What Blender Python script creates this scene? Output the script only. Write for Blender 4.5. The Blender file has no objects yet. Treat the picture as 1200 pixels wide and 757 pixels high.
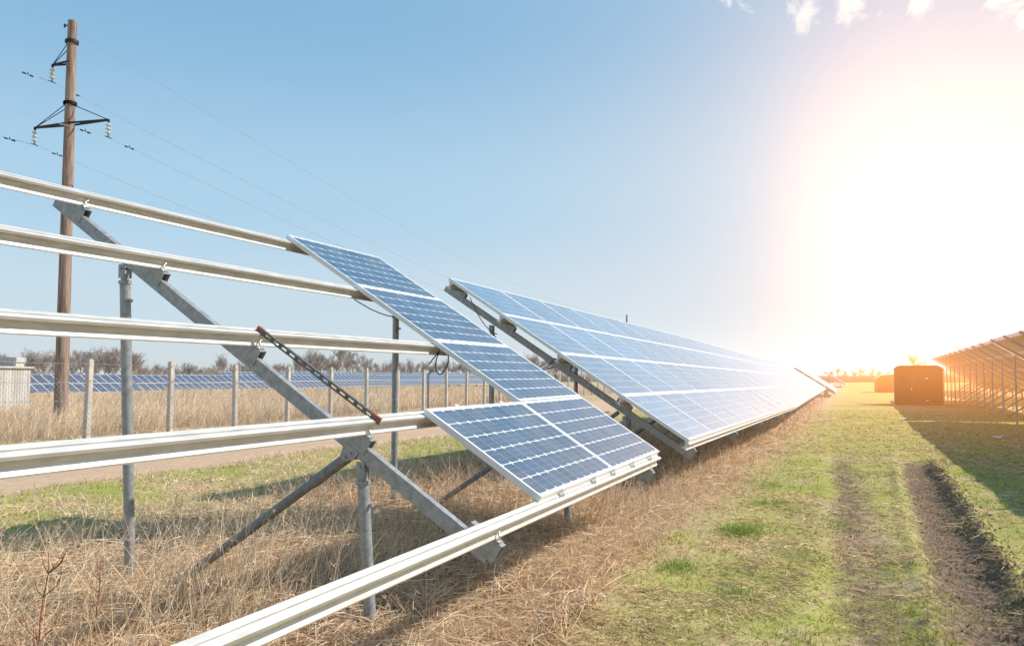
import bpy, math, random
import numpy as np
from mathutils import Vector, Matrix, Euler
random.seed(7); RNG = np.random.default_rng(11)
scene = bpy.context.scene
col = scene.collection
R = math.radians

# ------------------------------------------------------------------ helpers
def tag(o, label=None, cat=None, group=None, kind=None):
    if label: o['label'] = label
    if cat: o['category'] = cat
    if group: o['group'] = group
    if kind: o['kind'] = kind
    return o

def empty(name, loc=(0, 0, 0), rot=(0, 0, 0)):
    o = bpy.data.objects.new(name, None); col.objects.link(o)
    o.empty_display_size = .2
    o.location = loc; o.rotation_euler = rot
    return o

class MB:
    """collects polygons, builds ONE mesh object"""
    def __init__(s): s.v = []; s.f = []; s.m = []; s.sm = []
    def add(s, vs, fs, mi=0, smooth=False):
        b = len(s.v); s.v += [tuple(v) for v in vs]
        for f in fs:
            s.f.append(tuple(b + i for i in f)); s.m.append(mi); s.sm.append(smooth)
    def box(s, lo, hi, M=None, mi=0, bev=0):
        x0, y0, z0 = lo; x1, y1, z1 = hi
        vs = [Vector(p) for p in ((x0,y0,z0),(x1,y0,z0),(x1,y1,z0),(x0,y1,z0),(x0,y0,z1),(x1,y0,z1),(x1,y1,z1),(x0,y1,z1))]
        if M is not None: vs = [M @ v for v in vs]
        s.add(vs, [(0,3,2,1),(4,5,6,7),(0,1,5,4),(1,2,6,5),(2,3,7,6),(3,0,4,7)], mi)
    def prism(s, poly, fn, a0, a1, mi=0, caps=True):
        """poly: list of 2D points; fn(a, p) -> 3D"""
        n = len(poly)
        vs = [fn(a0, p) for p in poly] + [fn(a1, p) for p in poly]
        fs = [(i, (i+1) % n, n + (i+1) % n, n + i) for i in range(n)]
        if caps: fs += [tuple(range(n-1, -1, -1)), tuple(range(n, 2*n))]
        s.add(vs, fs, mi)
    def tube(s, pts, r, n=10, mi=0, smooth=True, caps=True):
        pts = [Vector(p) for p in pts]
        rs = r if isinstance(r, (list, tuple)) else [r]*len(pts)
        rings = []
        up = Vector((0, 0, 1))
        prev = None
        for i, p in enumerate(pts):
            d = (pts[min(i+1, len(pts)-1)] - pts[max(i-1, 0)])
            d = d.normalized() if d.length > 1e-9 else up
            if prev is None:
                a = d.cross(up)
                if a.length < 1e-3: a = d.cross(Vector((1, 0, 0)))
            else:
                a = prev - d * prev.dot(d)
            a.normalize(); prev = a
            b = d.cross(a)
            rings.append([p + (a*math.cos(2*math.pi*k/n) + b*math.sin(2*math.pi*k/n))*rs[i] for k in range(n)])
        vs = [v for rg in rings for v in rg]
        fs = []
        for i in range(len(pts)-1):
            for k in range(n):
                fs.append((i*n+k, i*n+(k+1) % n, (i+1)*n+(k+1) % n, (i+1)*n+k))
        s.add(vs, fs, mi, smooth)
        if caps:
            s.add(rings[0], [tuple(range(n-1, -1, -1))], mi)
            s.add(rings[-1], [tuple(range(n))], mi)
    def lathe(s, prof, c, n=12, mi=0, axis='Z'):
        vs = []
        for (r, z) in prof:
            for k in range(n):
                a = 2*math.pi*k/n
                vs.append((c[0]+r*math.cos(a), c[1]+r*math.sin(a), c[2]+z))
        fs = []
        for i in range(len(prof)-1):
            for k in range(n):
                fs.append((i*n+k, i*n+(k+1) % n, (i+1)*n+(k+1) % n, (i+1)*n+k))
        s.add(vs, fs, mi, True)
        s.add(vs[:n], [tuple(range(n-1, -1, -1))], mi)
        s.add(vs[-n:], [tuple(range(n))], mi)
    def mesh(s, name, mats):
        me = bpy.data.meshes.new(name)
        me.from_pydata(s.v, [], s.f)
        for m in (mats if isinstance(mats, (list, tuple)) else [mats]): me.materials.append(m)
        me.polygons.foreach_set('material_index', s.m)
        me.polygons.foreach_set('use_smooth', s.sm)
        me.update()
        return me
    def build(s, name, mats, parent=None, loc=None, rot=None):
        return inst(name, s.mesh(name, mats), parent, loc, rot)

def inst(name, me, parent=None, loc=None, rot=None):
    o = bpy.data.objects.new(name, me); col.objects.link(o)
    if parent: o.parent = parent
    if loc is not None: o.location = loc
    if rot is not None: o.rotation_euler = rot
    return o

def quads_mesh(name, parts, mat):
    """parts: list of (V (N,2*(k+1),3) ribbon verts, cols (N,3)) -> ribbons of k quads"""
    co, loops, cc, off = [], [], [], 0
    for V, cols in parts:
        N, K, _ = V.shape; k = K//2 - 1
        if N == 0: continue
        co.append(V.reshape(-1, 3))
        base = (np.arange(N)*K)[:, None, None] + off
        q = np.array([[2*i, 2*i+1, 2*i+3, 2*i+2] for i in range(k)])[None]
        loops.append((base + q).reshape(-1)); off += N*K
        c = np.ones((N, K, 4), np.float32); c[:, :, :3] = cols[:, None, :]
        rt = np.repeat(np.linspace(.70, 1.08, K//2), 2)      # darker towards the root: shade painted into the blades
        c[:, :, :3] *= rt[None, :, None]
        cc.append(c.reshape(-1, 4))
    co = np.concatenate(co); L = np.concatenate(loops); cc = np.concatenate(cc)
    me = bpy.data.meshes.new(name)
    me.vertices.add(len(co)); me.vertices.foreach_set('co', co.reshape(-1).astype(np.float32))
    me.loops.add(len(L)); me.loops.foreach_set('vertex_index', L.astype(np.int32))
    nf = len(L)//4
    me.polygons.add(nf); me.polygons.foreach_set('loop_start', (np.arange(nf)*4).astype(np.int32))
    a = me.attributes.new('Col', 'FLOAT_COLOR', 'POINT')
    a.data.foreach_set('color', cc.reshape(-1))
    me.materials.append(mat)
    me.update(); me.validate()
    return me

def ribbons(base, d0, length, bend, width, seg=3):
    """base (N,3), d0 (N,3) unit start direction, length (N,), bend (N,3) displacement at tip (x length), width (N,)"""
    N = len(base)
    side = np.cross(d0, RNG.normal(size=(N, 3))); side /= np.linalg.norm(side, axis=1)[:, None] + 1e-9
    V = np.zeros((N, 2*(seg+1), 3))
    for i in range(seg+1):
        t = i/seg
        p = base + d0*(length*t)[:, None] + bend*(length*t*t)[:, None]
        w = width*(1-.85*t**1.5)*.5
        V[:, 2*i] = p - side*w[:, None]
        V[:, 2*i+1] = p + side*w[:, None]
    return V

# ------------------------------------------------------------------ camera
FX = 945.07/1200
CAM = Vector((-6.4127, -5.125, 1.6))
YAW, PITCH = R(22.953), R(3.731)
cd = bpy.data.cameras.new('camera'); cam = bpy.data.objects.new('camera', cd); col.objects.link(cam)
cd.sensor_width = 36; cd.lens = 36*FX; cd.clip_start = .05; cd.clip_end = 9000
cam.location = CAM
cam.rotation_euler = (math.pi/2 + PITCH, 0, YAW - math.pi/2)
scene.camera = cam
def pxdir(x, y):
    f = Vector((math.cos(YAW)*math.cos(PITCH), math.sin(YAW)*math.cos(PITCH), math.sin(PITCH)))
    r = f.cross(Vector((0, 0, 1))).normalized(); u = r.cross(f)
    return (f + r*((x-600)/945.07) - u*((y-378.5)/945.07))
def at_depth(x, depth, z=0.0):
    """ground point seen at pixel column x at a forward depth"""
    d = pxdir(x, 441); return (CAM.x + d.x*depth, CAM.y + d.y*depth, z)

# ------------------------------------------------------------------ material helpers
class NT:
    def __init__(s, tree): s.t = tree
    def n(s, typ, **kw):
        nd = s.t.nodes.new(typ)
        for k, v in kw.items():
            if k.startswith('i_'):
                key = k[2:]; key = int(key) if key.isdigit() else key.replace('_', ' ')
                s.set(nd.inputs[key], v)
            else: setattr(nd, k, v)
        return nd
    def set(s, sock, v):
        if isinstance(v, bpy.types.NodeSocket): s.t.links.new(v, sock)
        else: sock.default_value = v
    def m(s, op, a, b=None, c=None, clamp=False):
        nd = s.t.nodes.new('ShaderNodeMath'); nd.operation = op; nd.use_clamp = clamp
        s.set(nd.inputs[0], a)
        if b is not None: s.set(nd.inputs[1], b)
        if c is not None: s.set(nd.inputs[2], c)
        return nd.outputs[0]
    def mix(s, f, a, b, mode='MIX'):
        nd = s.t.nodes.new('ShaderNodeMix'); nd.data_type = 'RGBA'; nd.blend_type = mode
        s.set(nd.inputs[0], f)
        s.set(nd.inputs[6], a if isinstance(a, bpy.types.NodeSocket) else (*a, 1)[:4])
        s.set(nd.inputs[7], b if isinstance(b, bpy.types.NodeSocket) else (*b, 1)[:4])
        return nd.outputs[2]
    def noise(s, vec, scale, detail=4, rough=.55, dist=0):
        nd = s.t.nodes.new('ShaderNodeTexNoise'); nd.inputs['Scale'].default_value = scale
        nd.inputs['Detail'].default_value = detail; nd.inputs['Roughness'].default_value = rough
        nd.inputs['Distortion'].default_value = dist
        if vec is not None: s.t.links.new(vec, nd.inputs['Vector'])
        return nd.outputs[0]
    def sstep(s, x, a, b):
        nd = s.t.nodes.new('ShaderNodeMapRange'); nd.interpolation_type = 'SMOOTHSTEP'
        s.set(nd.inputs[0], x); nd.inputs[1].default_value = a; nd.inputs[2].default_value = b
        return nd.outputs[0]

def mat(name):
    m = bpy.data.materials.new(name); m.use_nodes = True
    m.node_tree.nodes.clear()
    return m, NT(m.node_tree)
def finish(m, t, shader, disp=None):
    o = t.n('ShaderNodeOutputMaterial'); t.t.links.new(shader, o.inputs[0])
    return m
def principled(t, color, rough=.5, metal=0., spec=.5, bump=None, bstr=.2, bdist=.01, coat=0, coatr=.05):
    p = t.n('ShaderNodeBsdfPrincipled')
    t.set(p.inputs['Base Color'], color if isinstance(color, bpy.types.NodeSocket) else (*color, 1))
    t.set(p.inputs['Roughness'], rough); t.set(p.inputs['Metallic'], metal)
    t.set(p.inputs['Specular IOR Level'], spec)
    p.inputs['Coat Weight'].default_value = coat; p.inputs['Coat Roughness'].default_value = coatr
    if bump is not None:
        b = t.n('ShaderNodeBump'); b.inputs['Strength'].default_value = bstr; b.inputs['Distance'].default_value = bdist
        t.t.links.new(bump, b.inputs['Height']); t.t.links.new(b.outputs[0], p.inputs['Normal'])
    return p.outputs[0]

def simple(name, c1, c2, scale=8, rough=.5, metal=0., spec=.5, bs=.1, stretch=None, coords='Object', bdist=.01):
    m, t = mat(name)
    tc = t.n('ShaderNodeTexCoord').outputs[coords]
    if stretch:
        mp = t.n('ShaderNodeMapping'); mp.inputs['Scale'].default_value = stretch
        t.t.links.new(tc, mp.inputs[0]); tc = mp.outputs[0]
    n1 = t.noise(tc, scale, 6, .65)
    f = t.sstep(n1, .3, .7)
    c = t.mix(f, c1, c2)
    rr = t.m('MULTIPLY_ADD', n1, .25, rough-.12)
    return finish(m, t, principled(t, c, rr, metal, spec, n1, bs, bdist))

M = {}
M['alu'] = simple('aluminium', (.62, .59, .545), (.77, .745, .70), 4, .42, .2, .5, .05, (1.5, 5, 5))
M['alu_frame'] = simple('anodised_frame', (.78, .78, .77), (.86, .86, .85), 4, .35, .2, .5, .03)
M['galv'] = simple('galvanised_steel', (.26, .28, .29), (.42, .43, .44), 22, .5, .35, .5, .05)
M['galv_dark'] = simple('weathered_galvanised_steel', (.16, .17, .18), (.27, .28, .29), 22, .55, .3, .5, .05)
M['bolt'] = simple('zinc_bolt', (.55, .55, .55), (.75, .75, .74), 30, .3, .7, .5, .02)
M['rust'] = simple('rusty_steel', (.22, .07, .045), (.36, .14, .09), 60, .8, 0, .3, .3)
M['strut'] = simple('slotted_strut_steel', (.10, .10, .10), (.22, .20, .19), 30, .6, .3, .4, .1)
M['cable'] = simple('black_cable', (.015, .015, .016), (.03, .03, .03), 20, .45, 0, .5, .02)
M['conduit'] = simple('grey_conduit', (.12, .13, .14), (.2, .21, .22), 30, .5, 0, .5, .02)
M['concrete'] = simple('concrete', (.42, .38, .33), (.62, .57, .50), 9, .85, 0, .2, .3)
M['pole'] = simple('pole_wood', (.17, .11, .085), (.43, .33, .27), 2.6, .85, 0, .2, .5, (6, 6, .35))
M['dark_iron'] = simple('dark_iron', (.012, .014, .02), (.03, .03, .04), 12, .55, .3, .5, .05)
M['glass_ins'] = simple('glass_insulator', (.45, .55, .52), (.62, .70, .66), 20, .12, 0, .8, .02)
M['wire'] = simple('aluminium_wire', (.30, .34, .38), (.4, .44, .48), 5, .5, .4, .5, 0)
M['fence_wire'] = simple('fence_wire', (.30, .29, .28), (.42, .40, .38), 20, .5, .4, .5, 0)
M['white_paint'] = simple('white_painted_board', (.40, .38, .34), (.60, .58, .54), 1.6, .7, 0, .3, .2, (3, 3, .4))
M['brown_paint'] = simple('brown_painted_steel', (.20, .062, .012), (.27, .09, .02), 3, .65, 0, .3, .1, (2, 2, .3))
M['felt_roof'] = simple('roof_felt', (.10, .06, .04), (.17, .11, .08), 8, .8, 0, .2, .2)
M['bark'] = simple('bare_branches', (.33, .28, .245), (.46, .40, .36), 3, .9, 0, .1, 0)
M['paper'] = simple('white_scrap', (.75, .73, .70), (.85, .83, .8), 8, .8, 0, .2, .2)
M['backsheet'] = simple('panel_backsheet', (.42, .41, .40), (.5, .49, .48), 2, .6, 0, .4, 0)
M['red_stem'] = simple('red_weed_stem', (.22, .05, .03), (.33, .11, .06), 20, .8, 0, .2, 0)

def panel_mat(name, mono, nx, ny, cell, gap_c, L=1.65, W=.981):
    """cells drawn from object coordinates on the laminate (x 0..L, y -W..0)"""
    m, t = mat(name)
    tc = t.n('ShaderNodeTexCoord')
    sx = t.n('ShaderNodeSeparateXYZ'); t.t.links.new(tc.outputs['Object'], sx.inputs[0])
    px_, py_ = (L-2*.03)/nx, (W-2*.028)/ny
    X = t.m('DIVIDE', t.m('SUBTRACT', sx.outputs[0], .03), px_)
    Y = t.m('DIVIDE', t.m('SUBTRACT', t.m('MULTIPLY', sx.outputs[1], -1), .028), py_)
    fx, fy = t.m('FRACT', X), t.m('FRACT', Y)
    dx = t.m('ABSOLUTE', t.m('SUBTRACT', fx, .5)); dy = t.m('ABSOLUTE', t.m('SUBTRACT', fy, .5))
    inx = t.m('MULTIPLY', t.m('GREATER_THAN', X, 0), t.m('LESS_THAN', X, nx))
    iny = t.m('MULTIPLY', t.m('GREATER_THAN', Y, 0), t.m('LESS_THAN', Y, ny))
    ins = t.m('MULTIPLY', inx, iny)
    cw = .4935 if mono else .492
    ch = .476 if mono else .470
    c = t.m('MULTIPLY', t.m('LESS_THAN', dx, cw), t.m('LESS_THAN', dy, ch))
    if mono:
        c = t.m('MULTIPLY', c, t.m('LESS_THAN', t.m('ADD', dx, dy), .862))
    c = t.m('MULTIPLY', c, ins)
    # bus bars along the rail direction
    b = None
    for k in ((.33, .67) if mono else (.25, .75)):
        q = t.m('LESS_THAN', t.m('ABSOLUTE', t.m('SUBTRACT', fy, k)), .011)
        b = q if b is None else t.m('MAXIMUM', b, q)
    # per-cell tone
    fl = t.n('ShaderNodeCombineXYZ'); t.t.links.new(t.m('FLOOR', X), fl.inputs[0]); t.t.links.new(t.m('FLOOR', Y), fl.inputs[1])
    oi = t.n('ShaderNodeObjectInfo'); t.t.links.new(t.m('MULTIPLY', oi.outputs['Random'], 97.), fl.inputs[2])
    wn = t.n('ShaderNodeTexWhiteNoise'); wn.noise_dimensions = '3D'; t.t.links.new(fl.outputs[0], wn.inputs[0])
    v = t.m('MULTIPLY_ADD', wn.outputs[0], .35, .82)
    v = t.m('MULTIPLY', v, t.m('MULTIPLY_ADD', oi.outputs['Random'], .25, .88))
    cc = t.mix(1.0, cell, (1, 1, 1), 'MULTIPLY')
    vm = t.n('ShaderNodeVectorMath', operation='SCALE'); t.t.links.new(cc, vm.inputs[0]); t.t.links.new(v, vm.inputs['Scale'])
    if not mono:
        vo = t.n('ShaderNodeTexVoronoi'); vo.inputs['Scale'].default_value = 45; t.t.links.new(tc.outputs['Object'], vo.inputs['Vector'])
        vm2 = t.n('ShaderNodeVectorMath', operation='SCALE'); t.t.links.new(vm.outputs[0], vm2.inputs[0])
        t.t.links.new(t.m('MULTIPLY_ADD', t.n('ShaderNodeSeparateColor').outputs[0], 0, 1.0), vm2.inputs['Scale'])
        sc = t.n('ShaderNodeSeparateColor'); t.t.links.new(vo.outputs['Color'], sc.inputs[0])
        t.t.links.new(t.m('MULTIPLY_ADD', sc.outputs[0], .3, .85), vm2.inputs['Scale'])
        vm = vm2
    cb = t.mix(t.m('MULTIPLY', b, .26), vm.outputs[0], (.45, .5, .55))
    colr = t.mix(c, gap_c, cb)
    # dust
    dn = t.noise(tc.outputs['Object'], 2.3, 6, .6)
    colr = t.mix(t.m('MULTIPLY', t.sstep(dn, .35, .8), .16), colr, (.5, .48, .44))
    sh = principled(t, colr, .42, 0, .3, coat=(.58 if mono else .8), coatr=.05)
    return finish(m, t, sh)
M['mono'] = panel_mat('monocrystalline_cells', True, 10, 6, (.020, .080, .155), (.74, .77, .79))
M['poly'] = panel_mat('polycrystalline_cells', False, 10, 6, (.072, .20, .345), (.42, .55, .62))
M['far_cells'] = panel_mat('far_cells', False, 6, 10, (.07, .078, .125), (.10, .115, .17), .995, 1.65)

def grass_mat(name, trans=.3):
    m, t = mat(name)
    a = t.n('ShaderNodeAttribute'); a.attribute_name = 'Col'
    d = t.n('ShaderNodeBsdfDiffuse'); tr = t.n('ShaderNodeBsdfTranslucent')
    t.t.links.new(a.outputs[0], d.inputs[0]); t.t.links.new(a.outputs[0], tr.inputs[0])
    mx = t.n('ShaderNodeMixShader'); mx.inputs[0].default_value = trans
    t.t.links.new(d.outputs[0], mx.inputs[1]); t.t.links.new(tr.outputs[0], mx.inputs[2])
    return finish(m, t, mx.outputs[0])
M['grass'] = grass_mat('grass_blades', .3)
M['twig'] = grass_mat('scrub_twigs', .05)

# ------------------------------------------------------------------ ground
ss = lambda x, a, b: (lambda t: t*t*(3-2*t))(np.clip((x-a)/(b-a), 0, 1))
def vnoise(x, y, s, seed=0):
    """smooth value noise"""
    x = np.asarray(x, float)*s + seed*17.3; y = np.asarray(y, float)*s - seed*9.1
    xi, yi = np.floor(x), np.floor(y); fx, fy = x-xi, y-yi
    fx = fx*fx*(3-2*fx); fy = fy*fy*(3-2*fy)
    h = lambda a, b: np.modf(np.abs(np.sin(a*127.1+b*311.7+seed*74.7)*43758.5453))[0]
    return (h(xi, yi)*(1-fx)+h(xi+1, yi)*fx)*(1-fy)+(h(xi, yi+1)*(1-fx)+h(xi+1, yi+1)*fx)*fy
def ground_base(x, y):
    z = -.15*ss(x, 3, 25) - .13*ss(x, 25, 60) - .17*ss(x, 60, 95)
    return z
def rut_r(x): return -5.86 - .02*np.clip(x, -5, 12) - .05*vnoise(x, 0*x, .6, 3)
def rut_l(x): return -5.12 + .028*np.clip(x, -5, 14) - .05*vnoise(x, 0*x, .6, 5)
def gz(x, y):
    x = np.asarray(x, float); y = np.asarray(y, float)
    z = ground_base(x, y)
    near = 1-ss(np.hypot(x, y), 60, 140)
    z = z + near*(.10*(vnoise(x, y, .35, 1)-.5) + .05*(vnoise(x, y, 1.3, 2)-.5))
    fine = 1-ss(np.abs(x-2), 14, 24)
    z = z + fine*(.022*(vnoise(x, y, 5, 4)-.5) + .012*(vnoise(x, y, 13, 6)-.5))
    # mound of litter under the near rack
    z = z + .16*np.exp(-((y+.9)/1.6)**2)*(1-ss(x, 8, 30))
    # road is flat and a little lower
    rd = ss(y, 5.4, 6.0)*(1-ss(y, 11.6, 12.4))
    z = z*(1-rd) + rd*(ground_base(x, y)-.05 + .02*(vnoise(x, y, .8, 8)-.5) - .03*np.exp(-((y-7.6)/.35)**2) - .03*np.exp(-((y-9.4)/.35)**2))
    # wheel ruts
    k = (1-ss(x, 9, 13))*ss(x, -9, -7)
    d = y - rut_r(x)
    lug = ss(.5+.5*np.sin(x*2*math.pi/.19 + np.abs(d)*16 + 1.5*vnoise(x, y, 1.5, 17)), .25, .75)
    rough = vnoise(x, y, 9, 9)*.5+vnoise(x, y, 17, 19)*.3+vnoise(x, y, 4, 20)*.4
    inside = np.exp(-(d/.24)**4)
    z = z - k*inside*(.125 - .050*lug*(1-ss(x, 6, 11)) - .05*rough)
    z = z + k*(.10*rough+.01)*np.exp(-((d+.34)/.08)**2) + k*.06*rough*np.exp(-((d-.34)/.07)**2)
    d2 = y - rut_l(x)
    k2 = (1-ss(x, 11, 15))*ss(x, -9, -7)
    z = z - k2*np.exp(-(d2/.27)**4)*(.03+.01*rough) + k2*np.exp(-(d2/.4)**2)*.05*(rough-.5)*ss(vnoise(x, y, .7, 26), .3, .7)
    return z

def spaced(segs):
    out = [segs[0][0]]
    for a, b, s0, s1 in segs:
        x = a
        while x < b - 1e-6:
            t = (x-a)/(b-a); x = x + s0*(s1/s0)**t
            out.append(min(x, b))
    return np.array(sorted(set(np.round(out, 4))))
xs = spaced([(-4000, -60, 900, 12), (-60, -9, 8, .6), (-9, 12, .05, .055), (12, 40, .08, .7), (40, 120, .8, 4), (120, 5000, 6, 900)])
ys = spaced([(-4000, -60, 900, 10), (-60, -8, 6, .15), (-8, -4.3, .045, .045), (-4.3, 5, .11, .13), (5, 15, .2, .35), (15, 60, .5, 4), (60, 5000, 6, 900)])
GX, GY = np.meshgrid(xs, ys, indexing='ij')
GZ = gz(GX, GY)
far = ss(np.hypot(GX, GY), 300, 2500)
nx_, ny_ = GX.shape
me = bpy.data.meshes.new('ground')
me.vertices.add(nx_*ny_)
me.vertices.foreach_set('co', np.stack([GX, GY, GZ], -1).reshape(-1).astype(np.float32))
ii, jj = np.meshgrid(np.arange(nx_-1), np.arange(ny_-1), indexing='ij')
a_ = (ii*ny_+jj).reshape(-1)
F = np.stack([a_, a_+ny_, a_+ny_+1, a_+1], -1).reshape(-1)
me.loops.add(len(F)); me.loops.foreach_set('vertex_index', F.astype(np.int32))
me.polygons.add(len(a_)); me.polygons.foreach_set('loop_start', (np.arange(len(a_))*4).astype(np.int32))
me.polygons.foreach_set('use_smooth', np.ones(len(a_), bool))
# zones: R soil, G green, B sand road
k = (1-ss(GX, 9, 14)); 
soil = k*np.exp(-((GY-rut_r(GX)+.05)/.37)**2) + .62*(1-ss(GX, 10, 16))*np.exp(-((GY-rut_l(GX)+.02)/.36)**2)
soil = np.maximum(soil, .5*np.exp(-((GX-47)/1.0)**2)*(GY < -3.5)*(GY > -12))
soil = np.maximum(soil, .35*(np.exp(-((GY+5.1)/.5)**2)+np.exp(-((GY+6.2)/.5)**2))*ss(GX, 10, 16)*(1-ss(GX, 70, 120)))
meadow = (1-ss(GY, -4.4, -2.9))
strip = ss(GY, .5, 1.9)*(1-ss(GY, 5.2, 5.8))
green = np.clip(meadow*.95 + strip*.9 + .25*np.exp(-((GY-13.3)/.8)**2) , 0, 1)
green = np.where(GY > 14.5, .05, green)
road = ss(GY, 5.3, 5.9)*(1-ss(GY, 11.5, 12.6))
att = me.attributes.new('zone', 'FLOAT_COLOR', 'POINT')
att.data.foreach_set('color', np.stack([np.clip(soil, 0, 1), green, road, np.ones_like(GX)], -1).reshape(-1).astype(np.float32))
me.update(); me.validate()
m, t = mat('field_ground')
pos = t.n('ShaderNodeNewGeometry').outputs['Position']
z_ = t.n('ShaderNodeAttribute'); z_.attribute_name = 'zone'
sc = t.n('ShaderNodeSeparateColor'); t.t.links.new(z_.outputs[0], sc.inputs[0])
nA = t.noise(pos, .9, 6, .6); nB = t.noise(pos, 7, 6, .7); nC = t.noise(pos, 38, 4, .7); nD = t.noise(pos, .18, 4, .5)
mp = t.n('ShaderNodeMapping'); mp.inputs['Scale'].default_value = (14, 60, 30); mp.inputs['Rotation'].default_value = (0, 0, .5); t.t.links.new(pos, mp.inputs[0])
nE = t.noise(mp.outputs[0], 1, 4, .6, 1.2)
thatch = t.mix(t.sstep(nE, .35, .68), (.33, .22, .13), (.74, .54, .34))
thatch = t.mix(t.sstep(nB, .35, .7), thatch, (.55, .395, .245))
grn = t.mix(t.sstep(nC, .3, .7), (.22, .26, .04), (.44, .46, .09))
gfac = t.m('MULTIPLY', t.sstep(t.m('ADD', t.m('MULTIPLY', nA, .55), t.m('MULTIPLY', nB, .45)), .37, .55), sc.outputs[1])
base = t.mix(t.m('MULTIPLY', gfac, .85), thatch, grn)
soilc = t.mix(t.sstep(nC, .3, .7), (.10, .064, .042), (.33, .23, .15))
sf = t.sstep(t.m('ADD', sc.outputs[0], t.m('MULTIPLY', t.m('SUBTRACT', nB, .5), 1.1)), .35, .7)
base = t.mix(sf, base, soilc)
roadc = t.mix(t.sstep(nB, .3, .7), (.50, .335, .215), (.66, .47, .32))
roadc = t.mix(t.sstep(nA, .45, .7), roadc, (.57, .39, .26))
rf = t.sstep(t.m('ADD', sc.outputs[2], t.m('MULTIPLY', t.m('SUBTRACT', nB, .5), .6)), .4, .65)
base = t.mix(rf, base, roadc)
hgt = t.m('ADD', t.m('MULTIPLY', nB, .5), t.m('MULTIPLY', nC, .5))
finish(m, t, principled(t, base, .95, 0, .1, hgt, .45, .03))
me.materials.append(m)
g = inst('ground', me); tag(g, kind='structure')

# ------------------------------------------------------------------ solar arrays
T = .5749; TP = .989; PU = 1.665; TOPZ = 2.9935
cT, sT = math.cos(T), math.sin(T)
def S(u, s, off=0):            # u along rail, s metres down the slope from the top edge, off along the normal
    return Vector((u, -s*cT - off*sT, TOPZ - s*sT + off*cT))
PL, PW, PT = 1.660, .981, .042

def laminate_mesh(cells):
    b = MB()
    b.box((.012, -PW+.012, -.008), (PL-.012, -.012, -.003), mi=0)
    b.m[0] = 1      # underside is the backsheet
    return b.mesh('panel', [cells, M['backsheet']])
def frame_mesh(lip=.024):
    b = MB()
    for (x0, x1, y0, y1) in ((0, PL, -lip, 0), (0, PL, -PW, -PW+lip), (0, lip, -PW+lip, -lip), (PL-lip, PL, -PW+lip, -lip)):
        b.box((x0, y0, -.0022), (x1, y1, 0))
    w = .004
    for (x0, x1, y0, y1) in ((0, PL, -w, 0), (0, PL, -PW, -PW+w), (0, w, -PW+w, -w), (PL-w, PL, -PW+w, -w)):
        b.box((x0, y0, -PT), (x1, y1, -.0022))
    f = .028
    for (x0, x1, y0, y1) in ((w, PL-w, -f, -w), (w, PL-w, -PW+w, -PW+f), (w, f, -PW+f, -f), (PL-f, PL-w, -PW+f, -f)):
        b.box((x0, y0, -PT), (x1, y1, -PT+.003))
    return b.mesh('frame', M['alu_frame'])
def far_panel_mesh(cells, L=PL, W=PW, lip_=.036):
    b = MB(); lip = lip_
    b.box((lip, -W+lip, -.03), (L-lip, -lip, -.004), mi=0); b.m[0] = 1
    for (x0, x1, y0, y1) in ((0, L, -lip, 0), (0, L, -W, -W+lip), (0, lip, -W+lip, -lip), (L-lip, L, -W+lip, -lip)):
        b.box((x0, y0, -PT), (x1, y1, 0), mi=2)
    return b.mesh('panel', [cells, M['backsheet'], M['alu_frame']])
LAM_MONO = laminate_mesh(M['mono']); LAM_POLY = laminate_mesh(M['poly']); FRAME = frame_mesh(); FRAME_P = frame_mesh(.034)
FAR_POLY = far_panel_mesh(M['poly'])

RAILP = [(-.034, 0), (-.005, 0), (-.005, -.011), (.005, -.011), (.005, 0), (.034, 0), (.034, -.017), (.013, -.027), (.013, -.066),
         (.037, -.083), (.037, -.092), (-.037, -.092), (-.037, -.083), (-.013, -.066), (-.013, -.027), (-.034, -.017)]
def rail_mesh(u0, u1, s, simple_=False):
    b = MB()
    P = RAILP if not simple_ else [(-.034, 0), (.034, 0), (.034, -.017), (.013, -.027), (.013, -.066), (.037, -.083), (.037, -.092), (-.037, -.092)]
    b.prism(P, lambda a, p: S(a, s + p[0], -PT + p[1]), u0, u1)
    # fix cap concavity by triangulating through bmesh later (ngon caps are fine for rendering)
    return b

def beam_part(root, u, s0, s1, mat_, end_lip=True):
    b = MB()
    o0, o1, w, th = -.192, -.276, .025, .004
    fn = lambda a, p: S(u + p[0], a, p[1])
    poly = [(-w, o0), (w, o0), (w, o1), (w-th*3, o1), (w-th*3, o1+th), (w-th, o1+th), (w-th, o0-th), (-w+th, o0-th), (-w+th, o1+th), (-w+th*3, o1+th), (-w+th*3, o1), (-w, o1)]
    # open lipped channel, web faces up
    b.prism([(-w, o0), (w, o0), (w, o0-th), (-w, o0-th)], fn, s0, s1)
    b.prism([(-w, o0-th), (-w+th, o0-th), (-w+th, o1), (-w, o1)], fn, s0, s1)
    b.prism([(w-th, o0-th), (w, o0-th), (w, o1), (w-th, o1)], fn, s0, s1)
    b.prism([(-w+th, o1), (-w+th*4, o1), (-w+th*4, o1+th), (-w+th, o1+th)], fn, s0, s1)
    b.prism([(w-th*4, o1), (w-th, o1), (w-th, o1+th), (w-th*4, o1+th)], fn, s0, s1)
    return b.build('beam', mat_, root)
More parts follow.
